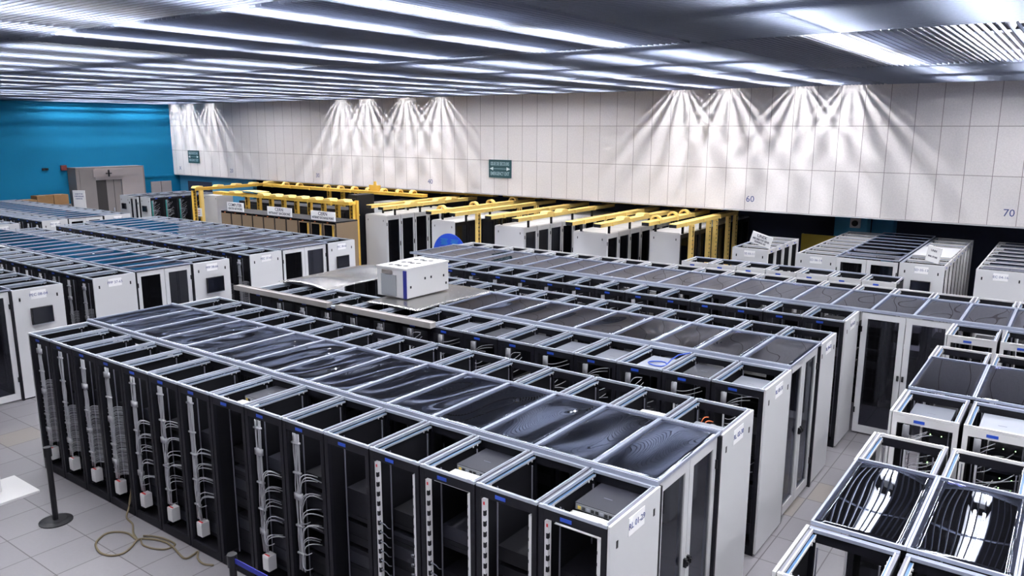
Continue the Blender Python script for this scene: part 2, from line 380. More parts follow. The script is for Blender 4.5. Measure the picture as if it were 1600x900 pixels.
def tidy_cables(seed, z_top, z_split, big):
    """vertical strands tied to the left post with loops that branch off to the equipment"""
    R = random.Random(seed); b = MB(); x0 = .10
    for i in range(5):
        x = x0-.03+i*.021; pts = [(x+R.uniform(-.004, .004)-.004*k*0, .06+.012*R.random(), z_top - k*(z_top-.35)/8) for k in range(9)]
        b.tube(pts, .0062, 'cable')
    for k in range(5): z = z_top-.08-k*.30-.05*R.random(); b.box(x0-.042, .048, z, x0+.066, .078, z+R.choice((.018, .018, .07)), 'cable')
    z = z_split
    while z > .42:
        if big:
            for q in range(3):
                zz = z+R.uniform(-.03, .03); b.tube(arc((x0+.03+q*.012, .06, zz-.05), (x0+.22+R.uniform(-.03, .05), .16, zz+.10+R.uniform(-.03, .04)), .09+R.random()*.05, 7, -.05-R.random()*.03), .0055, 'cable')
            if R.random() < .5: b.tube(arc((x0+.05, .05, z), (x0+.14, .09, z-.16), -.07, 7, -.05), .005, 'cable')
        else:
            b.box(x0-.035, .05, z, x0+.07, .056, z+.004, 'cable')
            for q in range(3):
                zz = z-q*.020; b.tube(arc((x0+.05, .07, zz), (x0+.20+R.uniform(0, .03), .17, zz+.02), .035, 5, -.03), .0045, 'cable' if R.random() < .6 else 'cablegrey')
        z -= .17 if big else .062
    b.smooth = True
    return b.mesh('cable_bundle')
CABS = [tidy_cables(i, 1.84, 1.30-.12*i, False) for i in range(3)]
CABL = [tidy_cables(10+i, 1.84, 1.25-.1*i, True) for i in range(3)]
def tangle(seed, ztop, zlo, n, m='cable'):
    R = random.Random(seed); b = MB()
    b.tube([(.14, .06, ztop), (.145, .05, (ztop+zlo)/2), (.14, .06, zlo)], .012, m)
    b.box(.10, .045, ztop-.11, .16, .075, ztop+.02, m)
    for i in range(n):
        z = ztop-.02-(ztop-zlo)*i/n
        p = (.16, .06, z-.05-R.random()*.05); q = (R.uniform(.24, .5), .15, z+R.uniform(-.02, .03))
        b.tube(arc(p, q, R.uniform(-.07, .05), 6, -.05), .0045, m)
    b.smooth = True
    return b.mesh('patch_cables')
TANG = [tangle(20+i, 1.84, .5, 26) for i in range(3)]
TANGG = [tangle(30+i, 1.84, .3, 40, 'cablegrey') for i in range(2)]
def strip_mesh(side, plugs, lo=.2):
    b = MB(); x0 = .052 if side == 0 else W-.052-.034
    b.box(x0, .012, lo, x0+.034, .055, 1.87, 'white')
    sx = x0+.034 if side == 0 else x0
    for k in range(17):
        z = 1.76-k*.094
        if z < lo: break
        if side == 0: b.box(sx-.015, .006, z-.030, sx+.004, .030, z+.012, 'black')
        else: b.box(sx-.004, .010, z-.015, sx+.004, .050, z+.012, 'black')
    if side == 0: b.box(x0+.018, .008, 1.825, x0+.032, .012, 1.85, 'red')
    if plugs < 17:
        for k in range(plugs, 16):
            z = 1.755-k*.094; d = 1 if side == 0 else -1
            b.tube([(sx, .02, z), (sx+d*.03, .02, z)], .009, 'cord')
            b.tube([(sx+d*.03, .02, z), (sx+d*.055, .03, z-.012), (sx+d*.068, .05, z-.05), (sx+d*.05, .10, z-.085)], .0045, 'cord')
    return b.mesh('power_strip')
STRIP = {(s_, p): strip_mesh(s_, p) for s_ in (0, 1) for p in (5, 7, 9, 30)}
PBOX = MB().box(.10, .03, .16, .20, .13, .33, 'white').box(.104, .026, .18, .196, .03, .31, 'palelight').box(.11, .045, .331, .19, .06, .336, 'red').mesh('power_box')
def panel_mesh(D, m='pale', x=W):
    b = MB(); b.box(x, .0, .03, x+.022, D, 1.998, m)
    for y in (D*.14, D*.86): b.box(x+.022, y-.012, 1.80, x+.025, y+.012, 1.85, 'black')
    return b
FR = {}; TP = {}; RL_ = {}
def get(D_, kind):
    if (D_, kind) not in FR:
        face = {'dark': 'charcoal', 'pale': 'palelight', 'far': 'charcoal'}[kind]
        FR[D_, kind] = frame_mesh(D_, face); TP[D_, kind] = top_mesh(D_, 'palelight' if kind == 'pale' else 'steel', 'railgrey'); RL_[D_, kind] = rails_mesh(D_)
    return FR[D_, kind], TP[D_, kind], RL_[D_, kind]
RACKS = {}
def rack(x, y, rz, D_, kind, label, group, extra=(), servers=0, rails=True, plate=True):
    t = thing('server_rack', (x, y, 0), label, 'server rack', rz, group)
    f, tp, rl = get(D_, kind)
    link('frame', f, t); link('top_frame', tp, t)
    if rails: link('mounting_rails', rl, t)
    if plate: link('name_plate', PLATE, t)
    if servers is not None: link('equipment_stack', SERV[servers % 4], t)
    for nm, me in extra: link(nm, me, t)
    return t
def end_panel(t, D_, sign=None, flip=False, x=None, ymir=False):
    """pale side panel on the end of a row; sits on local +x side (or -x when flip)"""
    x = (W+.004 if not flip else -.026) if x is None else x
    b = MB(); b.box(x, 0, .03, x+.022, D_, 2.0, 'pale')
    xs = x+.022 if not flip else x-.003
    for y in (D_*.13, D_*.87): b.box(xs, y-.013, 1.79, xs+.003, y+.013, 1.85, 'black')
    o = b.build('side_panel', t); o['label'] = 'pale grey end panel'
    if sign:
        w_ = .26; yc = D_*.5; xo = x+.022 if not flip else x-.004
        p = MB().box(xo, yc-w_/2, 1.80, xo+.004, yc+w_/2, 1.95, 'paper').build('rack_sign', o); p['label'] = 'white paper sign reading ' + sign
        text(sign, .072, 'inkblue', None, (0, 0, 0), (0, 0, 0)).parent = p
        q = p.children[0]; q.location = ((xo+.006) if not flip else xo-.002, yc, 1.875); q.rotation_euler = (math.pi/2, 0, math.pi/2 if not flip else -math.pi/2)
    return o
CORR = 'corridor'
def row_x(x_end, y_face, n, D_, rowname, kind='dark', faceneg=True, sign=None, extras=None, ends='right', servers=True, endname='corridor end', rails=True, grp=None, pitch=P):
    """row of n racks along x, right end at x_end; faceneg: outer face towards -y"""
    out = []
    for i in range(n):                       # i = 0 at the right end
        x0 = x_end-.026-pitch*(i+1)+(pitch-W)*.5
        ex, desc = (extras or {}).get(i, ((), ''))
        if i == n-1 and n > 1: o_ = 'the far end rack'
        label = '%s server rack%s, %s from the %s, %s' % ('pale-framed' if kind == 'pale' else 'dark', desc, ORD[i], endname, rowname)
        if faceneg: t = rack(x0, y_face, 0, D_, kind, label, grp or 'racks of the '+rowname, ex, i*7+3 if servers else None, rails)
        else: t = rack(x0+W, y_face, math.pi, D_, kind, label, grp or 'racks of the '+rowname, ex, i*5+1 if servers else None, rails)
        out.append(t)
    if ends in ('right', 'both'): end_panel(out[0], D_, sign, flip=not faceneg)
    if ends in ('left', 'both'): end_panel(out[-1] if ends == 'both' else out[-1], D_, sign, flip=faceneg)
    return out
# --- roof sheets over the cold aisles
def sheet_mesh(seed, w_, d_, amp, nwave, sag=.008):
    R = random.Random(seed); ph = R.random()*6; ph2 = R.random()*6; sg = R.uniform(.6, 1.3)
    def fn(u, v):
        e = math.sin(math.pi*u)*math.sin(math.pi*v)
        z = -sag*sg*e + amp*e*(math.sin(nwave*v+ph)+.6*math.sin(1.7*nwave*u+ph2)+.4*math.sin(2.3*nwave*v+ph2+2*u))
        return (.014+u*(w_-.028), .014+v*(d_-.028), .004+z)
    b = MB(); b.surf(fn, 10, 20, .003, 'sheet'); b.smooth = True
    return b.mesh('clear_sheet')
def roof_frame_mesh(w_, d_):
    b = MB(); b.box(0, 0, -.014, .016, d_, .014, 'alu').box(w_-.016, 0, -.014, w_, d_, .014, 'alu')
    b.box(.016, 0, -.014, w_-.016, .02, .012, 'alu').box(.016, d_-.02, -.014, w_-.016, d_, .012, 'alu')
    return b.mesh('panel_frame')
_sh = {}
def roof(x_right, y0, y1, n, name, skip=(), amp=.0022, nw=5, alongy=False, pitch=P, endname='corridor end', z=2.022):
    k = (round(y1-y0, 3), amp, nw)
    if k not in _sh: _sh[k] = ([sheet_mesh(100+i, P-.004, y1-y0-.01, amp, nw) for i in range(4)], roof_frame_mesh(P-.004, y1-y0-.01))
    shs, fr = _sh[k]
    for i in range(n):
        if i in skip: continue
        lab = 'clear roof panel, %s from the %s over the aisle of the %s' % (ORD[i], endname, name)
        if not alongy: t = thing('roof_panel', (x_right-P*(i+1)+.002, y0+.005, z), lab, 'roof panel', 0, 'clear roof panels of the '+name)
        else: t = thing('roof_panel', (y1-.005+alongy[0], alongy[1]+P*i+.002, z), lab, 'roof panel', math.pi/2, 'clear roof panels of the '+name)
        link('panel_frame', fr, t); link('clear_sheet', shs[(i*7+i//3) % 4], t)
def roof_rail(x0, x1, y, label):
    b = MB().box(x0, y-.022, 2.001, x1, y+.022, 2.04, 'alu').box(x0, y-.008, 2.04, x1, y+.008, 2.048, 'steel')
    tag(b.build('roof_rail'), label, 'rail')
# --- glazed aisle doors: one leaf, local x 0..w, thickness in y
def door_leaf(loc, w_, rz, label, hinge_left=True, clear=True, h=1.985):
    t = thing('aisle_door', loc, label, 'door', rz)
    s_ = .085; b = MB()
    b.box(0, 0, .03, s_, .04, h, 'pale').box(w_-s_, 0, .03, w_, .04, h, 'pale').box(s_, 0, h-.09, w_-s_, .04, h, 'pale').box(s_, 0, .03, w_-s_, .04, .15, 'pale')
    b.build('frame', t)
    MB().box(s_, .014, .15, w_-s_, .022, h-.09, 'pane').build('glass_pane', t)
    x = 0 if hinge_left else w_; q = -1 if hinge_left else 1
    for z in (.35, 1.68): MB().box(min(x-q*.02, x), -.02, z, max(x-q*.02, x), 0, z+.09, 'black').build('hinge', t)
    xh = w_-.03 if hinge_left else .03
    MB().box(xh-.015, -.03, .98, xh+.015, 0, 1.06, 'black').box(xh-.01, -.045, 1.0, xh+.01, -.03, 1.04, 'black').build('handle', t)
    return t
def aisle_doors(x, y0, y1, name):
    """pair of leaves closing an aisle at plane x, seen from +x"""
    m = (y0+y1)/2
    door_leaf((x-.04, y0+.045, 0), m-y0-.05, math.pi/2, 'left glazed aisle door with pale frame closing the %s' % name, True)
    door_leaf((x-.04, m+.005, 0), m-y0-.05, math.pi/2, 'right glazed aisle door with pale frame closing the %s' % name, False)
    for yy, sd in ((y0, 'left'), (y1-.04, 'right')):
        tag(MB().box(x-.05, yy+.002, 0, x-.005, yy+.038, 1.99, 'charcoal').build('door_post'), 'dark narrow %s door post closing the %s' % (sd, name), 'door post')

# ---- nearest block
Y = dict(b1=(4.60, 5.42, 6.74, 7.58), b2=(8.26, 9.20, 10.50, 11.30), b3=(12.08, 12.93, 14.42, 15.22))
N1 = 'nearest block'
ex = {}
def S2(a, b_): return (('power_strip', STRIP[0, a]), ('power_strip', STRIP[1, b_]))
ex[0] = (S2(30, 5), ' with white power strips'); ex[1] = (S2(9, 30), ' with white power strips'); ex[2] = (S2(7, 9), ' with white power strips'); ex[3] = (S2(5, 7), ' with white power strips')
ex[4] = ((), ' standing empty'); 
ex[5] = ((('cable_bundle', CABL[0]),), ' with white cable loops'); ex[6] = ((('cable_bundle', CABL[1]), ('power_box', PBOX)), ' with white cable loops')
ex[7] = ((), ' with dark equipment'); 
for i, c in ((8, 2), (9, 0), (10, 1)): ex[i] = ((('cable_bundle', CABL[c]), ('power_box', PBOX)), ' with white cable loops')
for i, c in ((11, 0), (12, 1), (13, 2), (14, 0)): ex[i] = ((('cable_bundle', CABS[c]), ('power_box', PBOX)), ' with tidy white cables')
b1f = row_x(-2.46, Y['b1'][0], 15, .82, 'front row, '+N1, sign='RL 01-29', extras=ex, ends='both')
b1r = row_x(-2.46, Y['b1'][3], 15, .84, 'rear row, '+N1, faceneg=False, sign='RL 02-30', ends='both')
for o in b1f[1:4]: pass
roof(-2.48, Y['b1'][1], Y['b1'][2], 15, N1, amp=.0038, nw=2.6)
roof_rail(-11.63, -2.48, Y['b1'][1]-.0, 'long aluminium rail between the near racks and the clear roof')
roof_rail(-11.63, -2.48, Y['b1'][2]+.0, 'long aluminium rail behind the clear roof of the nearest block')
aisle_doors(-2.46, Y['b1'][1], Y['b1'][2], 'aisle of the '+N1)
# ---- second block
ex2 = {}
for i in range(15):
    if i <= 8: ex2[i] = ((('patch_cables', TANG[i % 3]),), ' with patch cables')
    elif i <= 13: ex2[i] = ((('cable_bundle', CABS[i % 3]),), ' with tied cables')
N2 = 'second block'
row_x(-2.56, Y['b2'][0], 15, .92, 'front row, '+N2, sign='RL 03-31', extras=ex2, ends='both')
row_x(-2.58, Y['b2'][3], 15, .80, 'rear row, '+N2, faceneg=False, sign='RL 04-32', ends='both')
roof(-2.58, Y['b2'][1], Y['b2'][2], 9, N2, amp=.0022, nw=3.0)
roof_rail(-8.1, -2.58, Y['b2'][1], 'long aluminium rail on the near side of the roof of the second block')
roof_rail(-8.1, -2.58, Y['b2'][2], 'long aluminium rail on the far side of the roof of the second block')
aisle_doors(-2.57, Y['b2'][1], Y['b2'][2], 'aisle of the '+N2)
# ---- third block, its roof and rear row run on past the corridor
N3 = 'third block'
ex3 = {i: ((('patch_cables', TANGG[i % 2]),), ' with dull patch cables') for i in range(5, 15)}
row_x(-2.64, Y['b3'][0], 15, .85, 'front row, '+N3, sign='RL 05-33', extras=ex3, ends='both')
row_x(-.0+3.0, Y['b3'][3], 25, .80, 'rear row, '+N3, kind='pale', faceneg=False, ends='left', endname='right end', rails=False)
roof(3.0, Y['b3'][1], Y['b3'][2], 25, N3, amp=.0014, nw=3, endname='right end')
roof_rail(-12.25, 3.0, Y['b3'][1]-.0, 'long aluminium rail on the near side of the roof of the third block')
roof_rail(-12.25, 3.0, Y['b3'][2]+.0, 'long aluminium rail on the far side of the roof of the third block')
door_leaf((-2.60, Y['b3'][1]-.02, 0), .62, 0, 'left glazed door across the corridor, closing the aisle of the third block', True)
door_leaf((-1.97, Y['b3'][1]-.02, 0), .62, 0, 'right glazed door across the corridor, closing the aisle of the third block', False)
# ---- pale row behind the third block
row_x(-2.60, 15.72, 7, .75, 'pale row behind the third block', kind='pale', ends='none', endname='right end', servers=False)
# ---- right-hand blocks
def right_row(yf, D_, nm, neg, kind='pale', n=4, extras=None):
    for i in range(n):
        x0 = -1.32+.63*i
        ex, desc = (extras or {}).get(i, ((), ''))
        lab = '%s-framed server rack%s, %s from the corridor, %s' % ('pale' if kind == 'pale' else 'dark', desc, ORD[i], nm)
        t = rack(x0 if neg else x0+W, yf, 0 if neg else math.pi, D_, kind, lab, 'racks of the '+nm, ex, i if not extras else None)
        if i == 0: end_panel(t, D_, None, flip=neg)
led = MB()
for k in range(9):
    for x in (.34, .44): led.box(x, .14, 1.78-k*.10, x+.007, .146, 1.787-k*.10, 'ledg')
LED = led.mesh('status_lights')
exC = {i: ((('patch_cables', TANGG[i % 2]), ('status_lights', LED)), ' with grey cables') for i in range(4)}
right_row(12.12, .8, 'far right-hand row', True, n=5)
right_row(11.42, .72, 'rear row, right-hand block', False)
right_row(8.38, .84, 'front row, right-hand block', True, extras=exC)
right_row(7.68, .80, 'rear row, near right-hand block', False)
gd = MB().box(.05, .008, .1, W-.05, .014, 1.9, 'pane').mesh('dimming_pane')  # added dark pane that dims the open rack fronts
right_row(4.72, .76, 'front row, near right-hand block', True, extras={i: ((('dimming_pane', gd), ('equipment_stack', SERV[i])), '') for i in range(4)})
for nm, y0, y1, lab in (('right-hand block', 9.22, 10.70, 'middle'), ('near right-hand block', 5.48, 6.88, 'near')):
    k = ('R', y0)
    d_ = y1-y0-.01
    shs = [sheet_mesh(300+i+int(y0), .63-.004, d_, .0006 if lab == 'near' else .0008, 3.6, sag=.003) for i in range(4)]; fr = roof_frame_mesh(.63-.004, d_)
    for i in range(4):
        t = thing('roof_panel', (-1.32+.63*i, y0+.005, 2.022), 'clear roof panel, %s from the corridor over the aisle of the %s' % (ORD[i], nm), 'roof panel', 0, 'clear roof panels of the '+nm)
        link('panel_frame', fr, t); link('clear_sheet', shs[i], t)
# ---- left-hand blocks beyond the cross aisle
def left_block(x, yf, d1, y2, d2, n, nm, signs, monitors, front=True, nroof=None):
    a1, a2 = yf+d1, y2
    if front: row_x(x, yf, n, d1, 'front row, '+nm, sign=signs[0], endname='right end', extras={i: ((('cable_bundle', CABS[i % 3]),), ' with tied cables') for i in range(n)}, servers=False)
    r = row_x(x, y2+d2, n, d2, 'rear row, '+nm, faceneg=False, sign=signs[1], endname='right end', rails=False, servers=False)
    roof(x-.02, a1, a2, nroof or n, nm, amp=.0015, nw=3.4, endname='right end')
    aisle_doors(x, a1, a2, 'aisle of the '+nm)
def monitor(loc, rz, w_, h, label):
    t = thing('wall_monitor', loc, label, 'monitor', rz)
    MB().box(-w_/2, -.075, -h/2, w_/2, -.03, h/2, 'black').box(-w_/2-.008, -.08, -h/2-.008, w_/2+.008, -.07, -h/2, 'steel').build('case', t)
    MB().box(-w_/2+.015, -.079, -h/2+.02, w_/2-.015, -.075, h/2-.015, 'screen').build('screen', t)
    MB().box(-.05, -.03, -.05, .05, 0.0, .05, 'charcoal').build('bracket', t)
left_block(-14.93, 3.05, .85, 5.72, .85, 8, 'lower left block', (None, 'PEC 08-04'), None, front=False)
left_block(-14.93, 7.12, .82, 9.20, .86, 15, 'middle left block', ('PPP 37-65', 'PPP 38-66'), None)
left_block(-14.97, 10.62, .86, 12.88, .88, 15, 'upper left block', ('PEC 37-65', 'PEC 38-66'), None)
left_block(-25.55, 10.86, .75, 12.76, .86, 14, 'far left block', ('PEC 03-09', 'PEC 02-10'), None)
row_x(-25.5, 10.2, 4, .85, 'leftmost far row', faceneg=False, sign='PEC 35-39', endname='right end', servers=False)
monitor((-14.93, 6.15, 1.5), math.pi/2, .36, .30, 'black monitor on the pale end panel of the lower left block')
monitor((-14.93, 9.65, 1.5), math.pi/2, .40, .33, 'black monitor on the pale end panel of the middle left block')
monitor((-14.97, 13.3, 1.5), math.pi/2, .38, .30, 'black monitor on the pale end panel of the upper left block')

# ---- rows that run towards the pale wall (ends face the camera side)
def row_y(x0, w_, yf, n, nm, faces, kind='dark', sign=None, pitch=P, rails=False, cab=None, desc='', serv=None):
    """racks side by side along y; depth w_ in x; outer face towards +x or -x"""
    out = []
    for i in range(n):
        y0 = yf+.026+pitch*i
        lab = '%s %s, %s from the near end, %s' % ('pale-framed' if kind == 'pale' else 'dark', 'server rack'+desc, ORD[i], nm)
        ex = (('patch_cables', cab[i % len(cab)]),) if cab else ()
        if faces > 0: t = rack(x0+w_, y0, math.pi/2, w_, kind, lab, 'racks of the '+nm, ex, serv, rails)
        else: t = rack(x0, y0+W, -math.pi/2, w_, kind, lab, 'racks of the '+nm, ex, serv, rails)
        out.append(t)
    t = out[0]
    # end panel towards the camera: local side depends on the way the rack faces
    end_panel(t, w_, sign, flip=faces > 0)
    return out
row_y(-6.74, .86, 18.32, 4, 'small row under the leaning sign', 1, 'pale', 'SE 03-11')
row_y(-5.21, .88, 18.30, 8, 'left row by the blue column', -1, 'pale', 'SD 06-14')
row_y(-3.04, .86, 18.30, 8, 'right row by the blue column', 1, 'pale', 'SD 05-13', serv=2)
for i in range(8):
    if ('c', 1) not in _sh: _sh['c', 1] = ([sheet_mesh(400+k, P-.004, 1.26, .0012, 3) for k in range(3)], roof_frame_mesh(P-.004, 1.26))
    t = thing('roof_panel', (-3.06, 18.33+P*i, 2.022), 'clear roof panel, %s from the near end of the block by the blue column' % ORD[i], 'roof panel', math.pi/2, 'clear roof panels by the blue column')
    link('panel_frame', _sh['c', 1][1], t); link('clear_sheet', _sh['c', 1][0][i % 3], t)
door_leaf((-4.32, 18.28, 0), .62, 0, 'left glazed aisle door of the block by the blue column', True)
door_leaf((-3.69, 18.28, 0), .62, 0, 'right glazed aisle door of the block by the blue column', False)
monitor((-2.6, 18.32, 1.52), 0, .38, .26, 'dark monitor on the end panel by the blue column')
row_y(-1.62, .88, 18.35, 8, 'row at the far right edge', -1, 'pale', 'EC 04-16')
roof_e = []
for i in range(8):
    tag(MB().box(-1.52+.06*(i % 3), 18.45+P*i, 2.0, -.2, 18.45+P*i+.32, 2.012, 'sheet').box(-1.52+.06*(i % 3), 18.45+P*i, 2.0, -.2, 18.46+P*i, 2.016, 'steel').build('cover_sheet'), 'clear cover sheet, %s from the near end on the row at the right edge' % ORD[i], 'cover sheet', 'cover sheets on the right edge row')
tag(MB().box(-3.0, 19.5, 2.003, -2.22, 21.1, 2.02, 'pale').build('cover_board'), 'pale board laid over the right row of the block by the blue column', 'board')
# small block at the far left
row_y(-32.98, .72, 17.2, 5, 'left row, small far block', -1, 'dark')
row_y(-31.56, .72, 17.3, 5, 'right row, small far block', 1, 'dark', cab=TANGG, serv=1)
for i in range(5):
    x = -30.83
    tag(MB().box(x, 17.36+P*i, .2, x+.02, 17.39+P*i, 1.85, 'cyanled').build('signal_strip'), 'thin green vertical strip, %s along the small far block' % ORD[i], 'strip', 'green strips on the small far block')
door_leaf((-32.25, 17.2, 0), .34, 0, 'left narrow glazed door of the small far block', True)
door_leaf((-31.91, 17.2, 0), .34, 0, 'right narrow glazed door of the small far block', False)
monitor((-32.62, 17.2, 1.56), 0, .30, .24, 'left small dark monitor on the small far block')
monitor((-31.2, 17.3, 1.52), 0, .30, .24, 'right small dark monitor on the small far block')

# ---- closed network cabinets under the yellow cable trays
CW = .66
def cab_meshes(w_, pale):
    b = MB(); c = 'pale' if pale else 'charcoal'
    b.box(0, 0.03, 0, .02, w_, 1.96, 'pale').box(CW-.02, .03, 0, CW, w_, 1.96, c).box(.02, w_-.02, 0, CW-.02, w_, 1.96, c).box(.02, .03, 0, CW-.02, w_-.02, .06, c)
    body = b.mesh('body')
    top = MB().prism([(0.0, 1.96), (w_, 1.96), (w_, 1.975), (w_-.04, 2.0), (.04, 2.0), (0, 1.975)], 'x', 0, CW-.006, 'palelight' if pale else 'pale').mesh('roof')
    fr = MB(); s_ = .075; m_ = 'pale' if pale else 'charcoal'
    fr.box(.006, 0, .06, s_, .03, 1.955, m_).box(CW-s_, 0, .06, CW-.006, .03, 1.955, m_).box(s_, 0, 1.84, CW-s_, .03, 1.955, m_).box(s_, 0, .06, CW-s_, .03, .16, m_)
    return body, top, fr.mesh('door'), MB().box(s_, .010, .16, CW-s_, .018, 1.84, 'pane').mesh('glass_pane'), MB().box(CW-.05, -.02, .95, CW-.03, 0, 1.1, 'black').mesh('handle'), MB().box(.006, -.012, 1.66, .03, 0, 1.76, 'black').mesh('hinge')
_cm = {}
def cabinet_row(x0, w_, yf, n, nm, pale=True, pitch=.675):
    k = (round(w_, 2), pale)
    if k not in _cm: _cm[k] = cab_meshes(w_, pale)
    body, top, fr, gl, ha, hi = _cm[k]
    for i in range(n):
        t = thing('network_cabinet', (x0+w_, yf+pitch*i, 0), '%s network cabinet, %s from the near end, %s' % ('pale grey' if pale else 'dark', ORD[i], nm), 'network cabinet', math.pi/2, 'cabinets of the '+nm)
        link('body', body, t); link('roof', top, t)
        d = link('door', fr, t); link('glass_pane', gl, d); link('handle', ha, d); link('hinge', hi, d)
        link('equipment_stack', SERV[i % 4], t)
        if not pale: link('patch_cables', TANGG[i % 2] if i % 2 else TANG[2], t)
        if i == 0:
            b = MB().box(-.015, 0, .03, 0, w_, 1.97, 'pale')
            for y in (w_*.13, w_*.87): b.box(-.018, y-.012, 1.79, -.015, y+.012, 1.85, 'black')
            b.build('side_panel', t)
cabinet_row(-19.28, .96, 18.25, 5, 'leftmost row under the yellow trays')
cabinet_row(-22.3, .90, 21.1, 3, 'cabinet row behind the yellow post')
cabinet_row(-16.40, .94, 18.32, 5, 'second row under the yellow trays', pale=False)
cabinet_row(-13.99, 1.06, 18.40, 8, 'third row under the yellow trays')
cabinet_row(-11.44, 1.06, 18.68, 6, 'fourth row under the yellow trays')
cabinet_row(-9.69, .90, 19.90, 8, 'last row under the yellow trays', pale=False)
# one-piece dark cabinets facing the camera behind the brown ones
for i in range(10):
    x = -26.3+.6*i
    t = thing('network_cabinet', (x, 18.3, 0), 'dark tall cabinet behind the brown cabinets, %s from the left' % ORD[i], 'network cabinet', 0, 'dark cabinets behind the brown ones')
    link('body', MB().box(0, .03, 0, .58, .8, 2.05, 'charcoal').mesh('body'), t); MB().box(.05, 0, .1, .53, .03, 1.95, 'inside').box(.08, -.005, .3, .5, 0, 1.2, 'switchdark').build('door', t)
t = thing('network_cabinet', (-19.85, 18.0, 0), 'dark taller cabinet standing beside the yellow corner post', 'network cabinet')
MB().box(0, .03, 0, .42, .8, 2.62, 'charcoal').build('body', t); MB().box(.04, 0, .1, .38, .03, 2.5, 'inside').build('door', t)
t = thing('storage_cabinet', (-30.35, 19.4, 0), 'pale grey closed cabinet at the left end of the yellow trays', 'cabinet')
MB().box(0, .02, 0, .95, .8, 1.97, 'pale').box(.06, .015, 1.85, .09, .02, 1.9, 'black').box(.86, .015, 1.85, .89, .02, 1.9, 'black').build('body', t)
MB().box(0, 0.02, 1.97, .95, .8, 2.0, 'palelight').build('roof', t)
# brown-backed row
for i in range(10):
    x = -24.02+.58*i; op = i >= 7
    t = thing('brown_cabinet', (x, 16.0, 0), ('brown-framed cabinet with open mesh door, %s' if op else 'brown-panelled cabinet, %s') % ORD[i] + ' from the left under the white signs', 'cabinet', 0, 'brown cabinets under the white signs')
    MB().box(0, .0, 0, .03, .9, 1.98, 'charcoal').box(.55, 0, 0, .578, .9, 1.98, 'charcoal').box(.03, .03, 0, .55, .9, .05, 'charcoal').box(0, .0, 1.98, .578, .9, 2.0, 'charcoal').build('body', t)
    p = MB()
    if not op: p.box(.035, -.012, .08, .545, 0, 1.93, 'brown')
    else: p.box(.035, -.012, .08, .065, 0, 1.93, 'brown').box(.515, -.012, .08, .545, 0, 1.93, 'brown').box(.065, -.012, 1.89, .515, 0, 1.93, 'brown').box(.065, -.012, .08, .515, 0, .12, 'brown')
    p.build('back_panel', t)
    if op: MB().box(.3, .1, .1, .40, .14, 1.9, 'yellow').build('cable_guide', t)
    MB().box(.2, -.014, 1.945, .26, 0, 1.965, 'orange').build('tag', t)
    if i == 9: MB().box(.58, .02, .05, .60, .88, 1.96, 'brown').build('side_panel', t)
def board_sign(loc, w_, h, lines, label, rz=0, tilt=0.0, m='paper', ink='ink'):
    t = thing('sign_board', loc, label, 'sign', rz); t.rotation_euler = (0, tilt, rz)
    MB().box(-w_/2, 0, 0, w_/2, .03, h, m).build('board', t)
    for s_, sz, z, sx in lines: text(s_, sz, ink, t, (0, -.002, z), RW, sx=sx, bold=.002)
board_sign((-23.35, 16.1, 2.001), .90, .30, [('COMPUTER', .15, .21, .95), ('CENTER NETWORK', .10, .085, .88)], 'white sign reading COMPUTER CENTER NETWORK on the brown cabinets')
board_sign((-21.0, 16.1, 2.001), 1.22, .28, [('CERN', .15, .20, 1.1), ('INTRANET BACKBONE', .11, .075, .95)], 'white sign reading INTRANET BACKBONE standing on the brown cabinets')
board_sign((-18.9, 16.1, 2.001), 1.10, .28, [('CERN', .15, .20, 1.1), ('INTERNET EXCHANGE POINT', .10, .075, .74)], 'white sign reading INTERNET EXCHANGE POINT at the right end of the brown cabinets')
board_sign((-6.15, 18.5, 2.078), .50, .27, [('UNIX', .10, .20, 1), ('AND DIRECTORY SERVER', .06, .12, .6), ('RUNNING AFS', .06, .05, .7)], 'tilted white sign lying on the small pale rack row', tilt=.28)
board_sign((-2.5, 18.75, 2.001), .32, .34, [('UNIX', .06, .25, 1), ('MAIL STORE', .05, .12, .8)], 'small leaning white sign on the row beside the blue column', rz=-.5, tilt=.15)
board_sign((-29.95, 18.9, 1.15), .36, .34, [('NO GO', .07, .24, .8), ('YELLOW', .06, .15, .7), ('TRAYS', .06, .07, .7)], 'red-bordered white notice on the left yellow post', m='paper', ink='red')
t = thing('round_sign', (-13.5, 15.75, 1.48), 'large blue disc with white centre behind the third block', 'sign')
c = MB().cyl((0, 0), .58, -.02, .0, 'bluepaint', 64).build('disc', t); c.rotation_euler = (math.pi/2, 0, 0)
c = MB().cyl((0, 0), .10, 0, .006, 'paper', 32).build('hub', t); c.rotation_euler = (math.pi/2, 0, 0); c.location = (0, -.0, 0)
b = MB()
for k in range(5):
    for x0, x1 in ((-.30, -.05), (.05, .32)): b.box(x0+.03*(k % 2), -.004, .42-k*.035, x1-.02*(k % 3), -.0, .428-k*.035, 'cyanled')
for k in range(6):
    for x0, x1 in ((-.36, -.06), (.04, .36)): b.box(x0, -.004, .24-k*.022, x1, -.0, .246-k*.022, 'inkblue')
b.build('lettering', t); MB().box(-.03, .02, -1.48, .03, .06, .3, 'charcoal').build('stand', t)

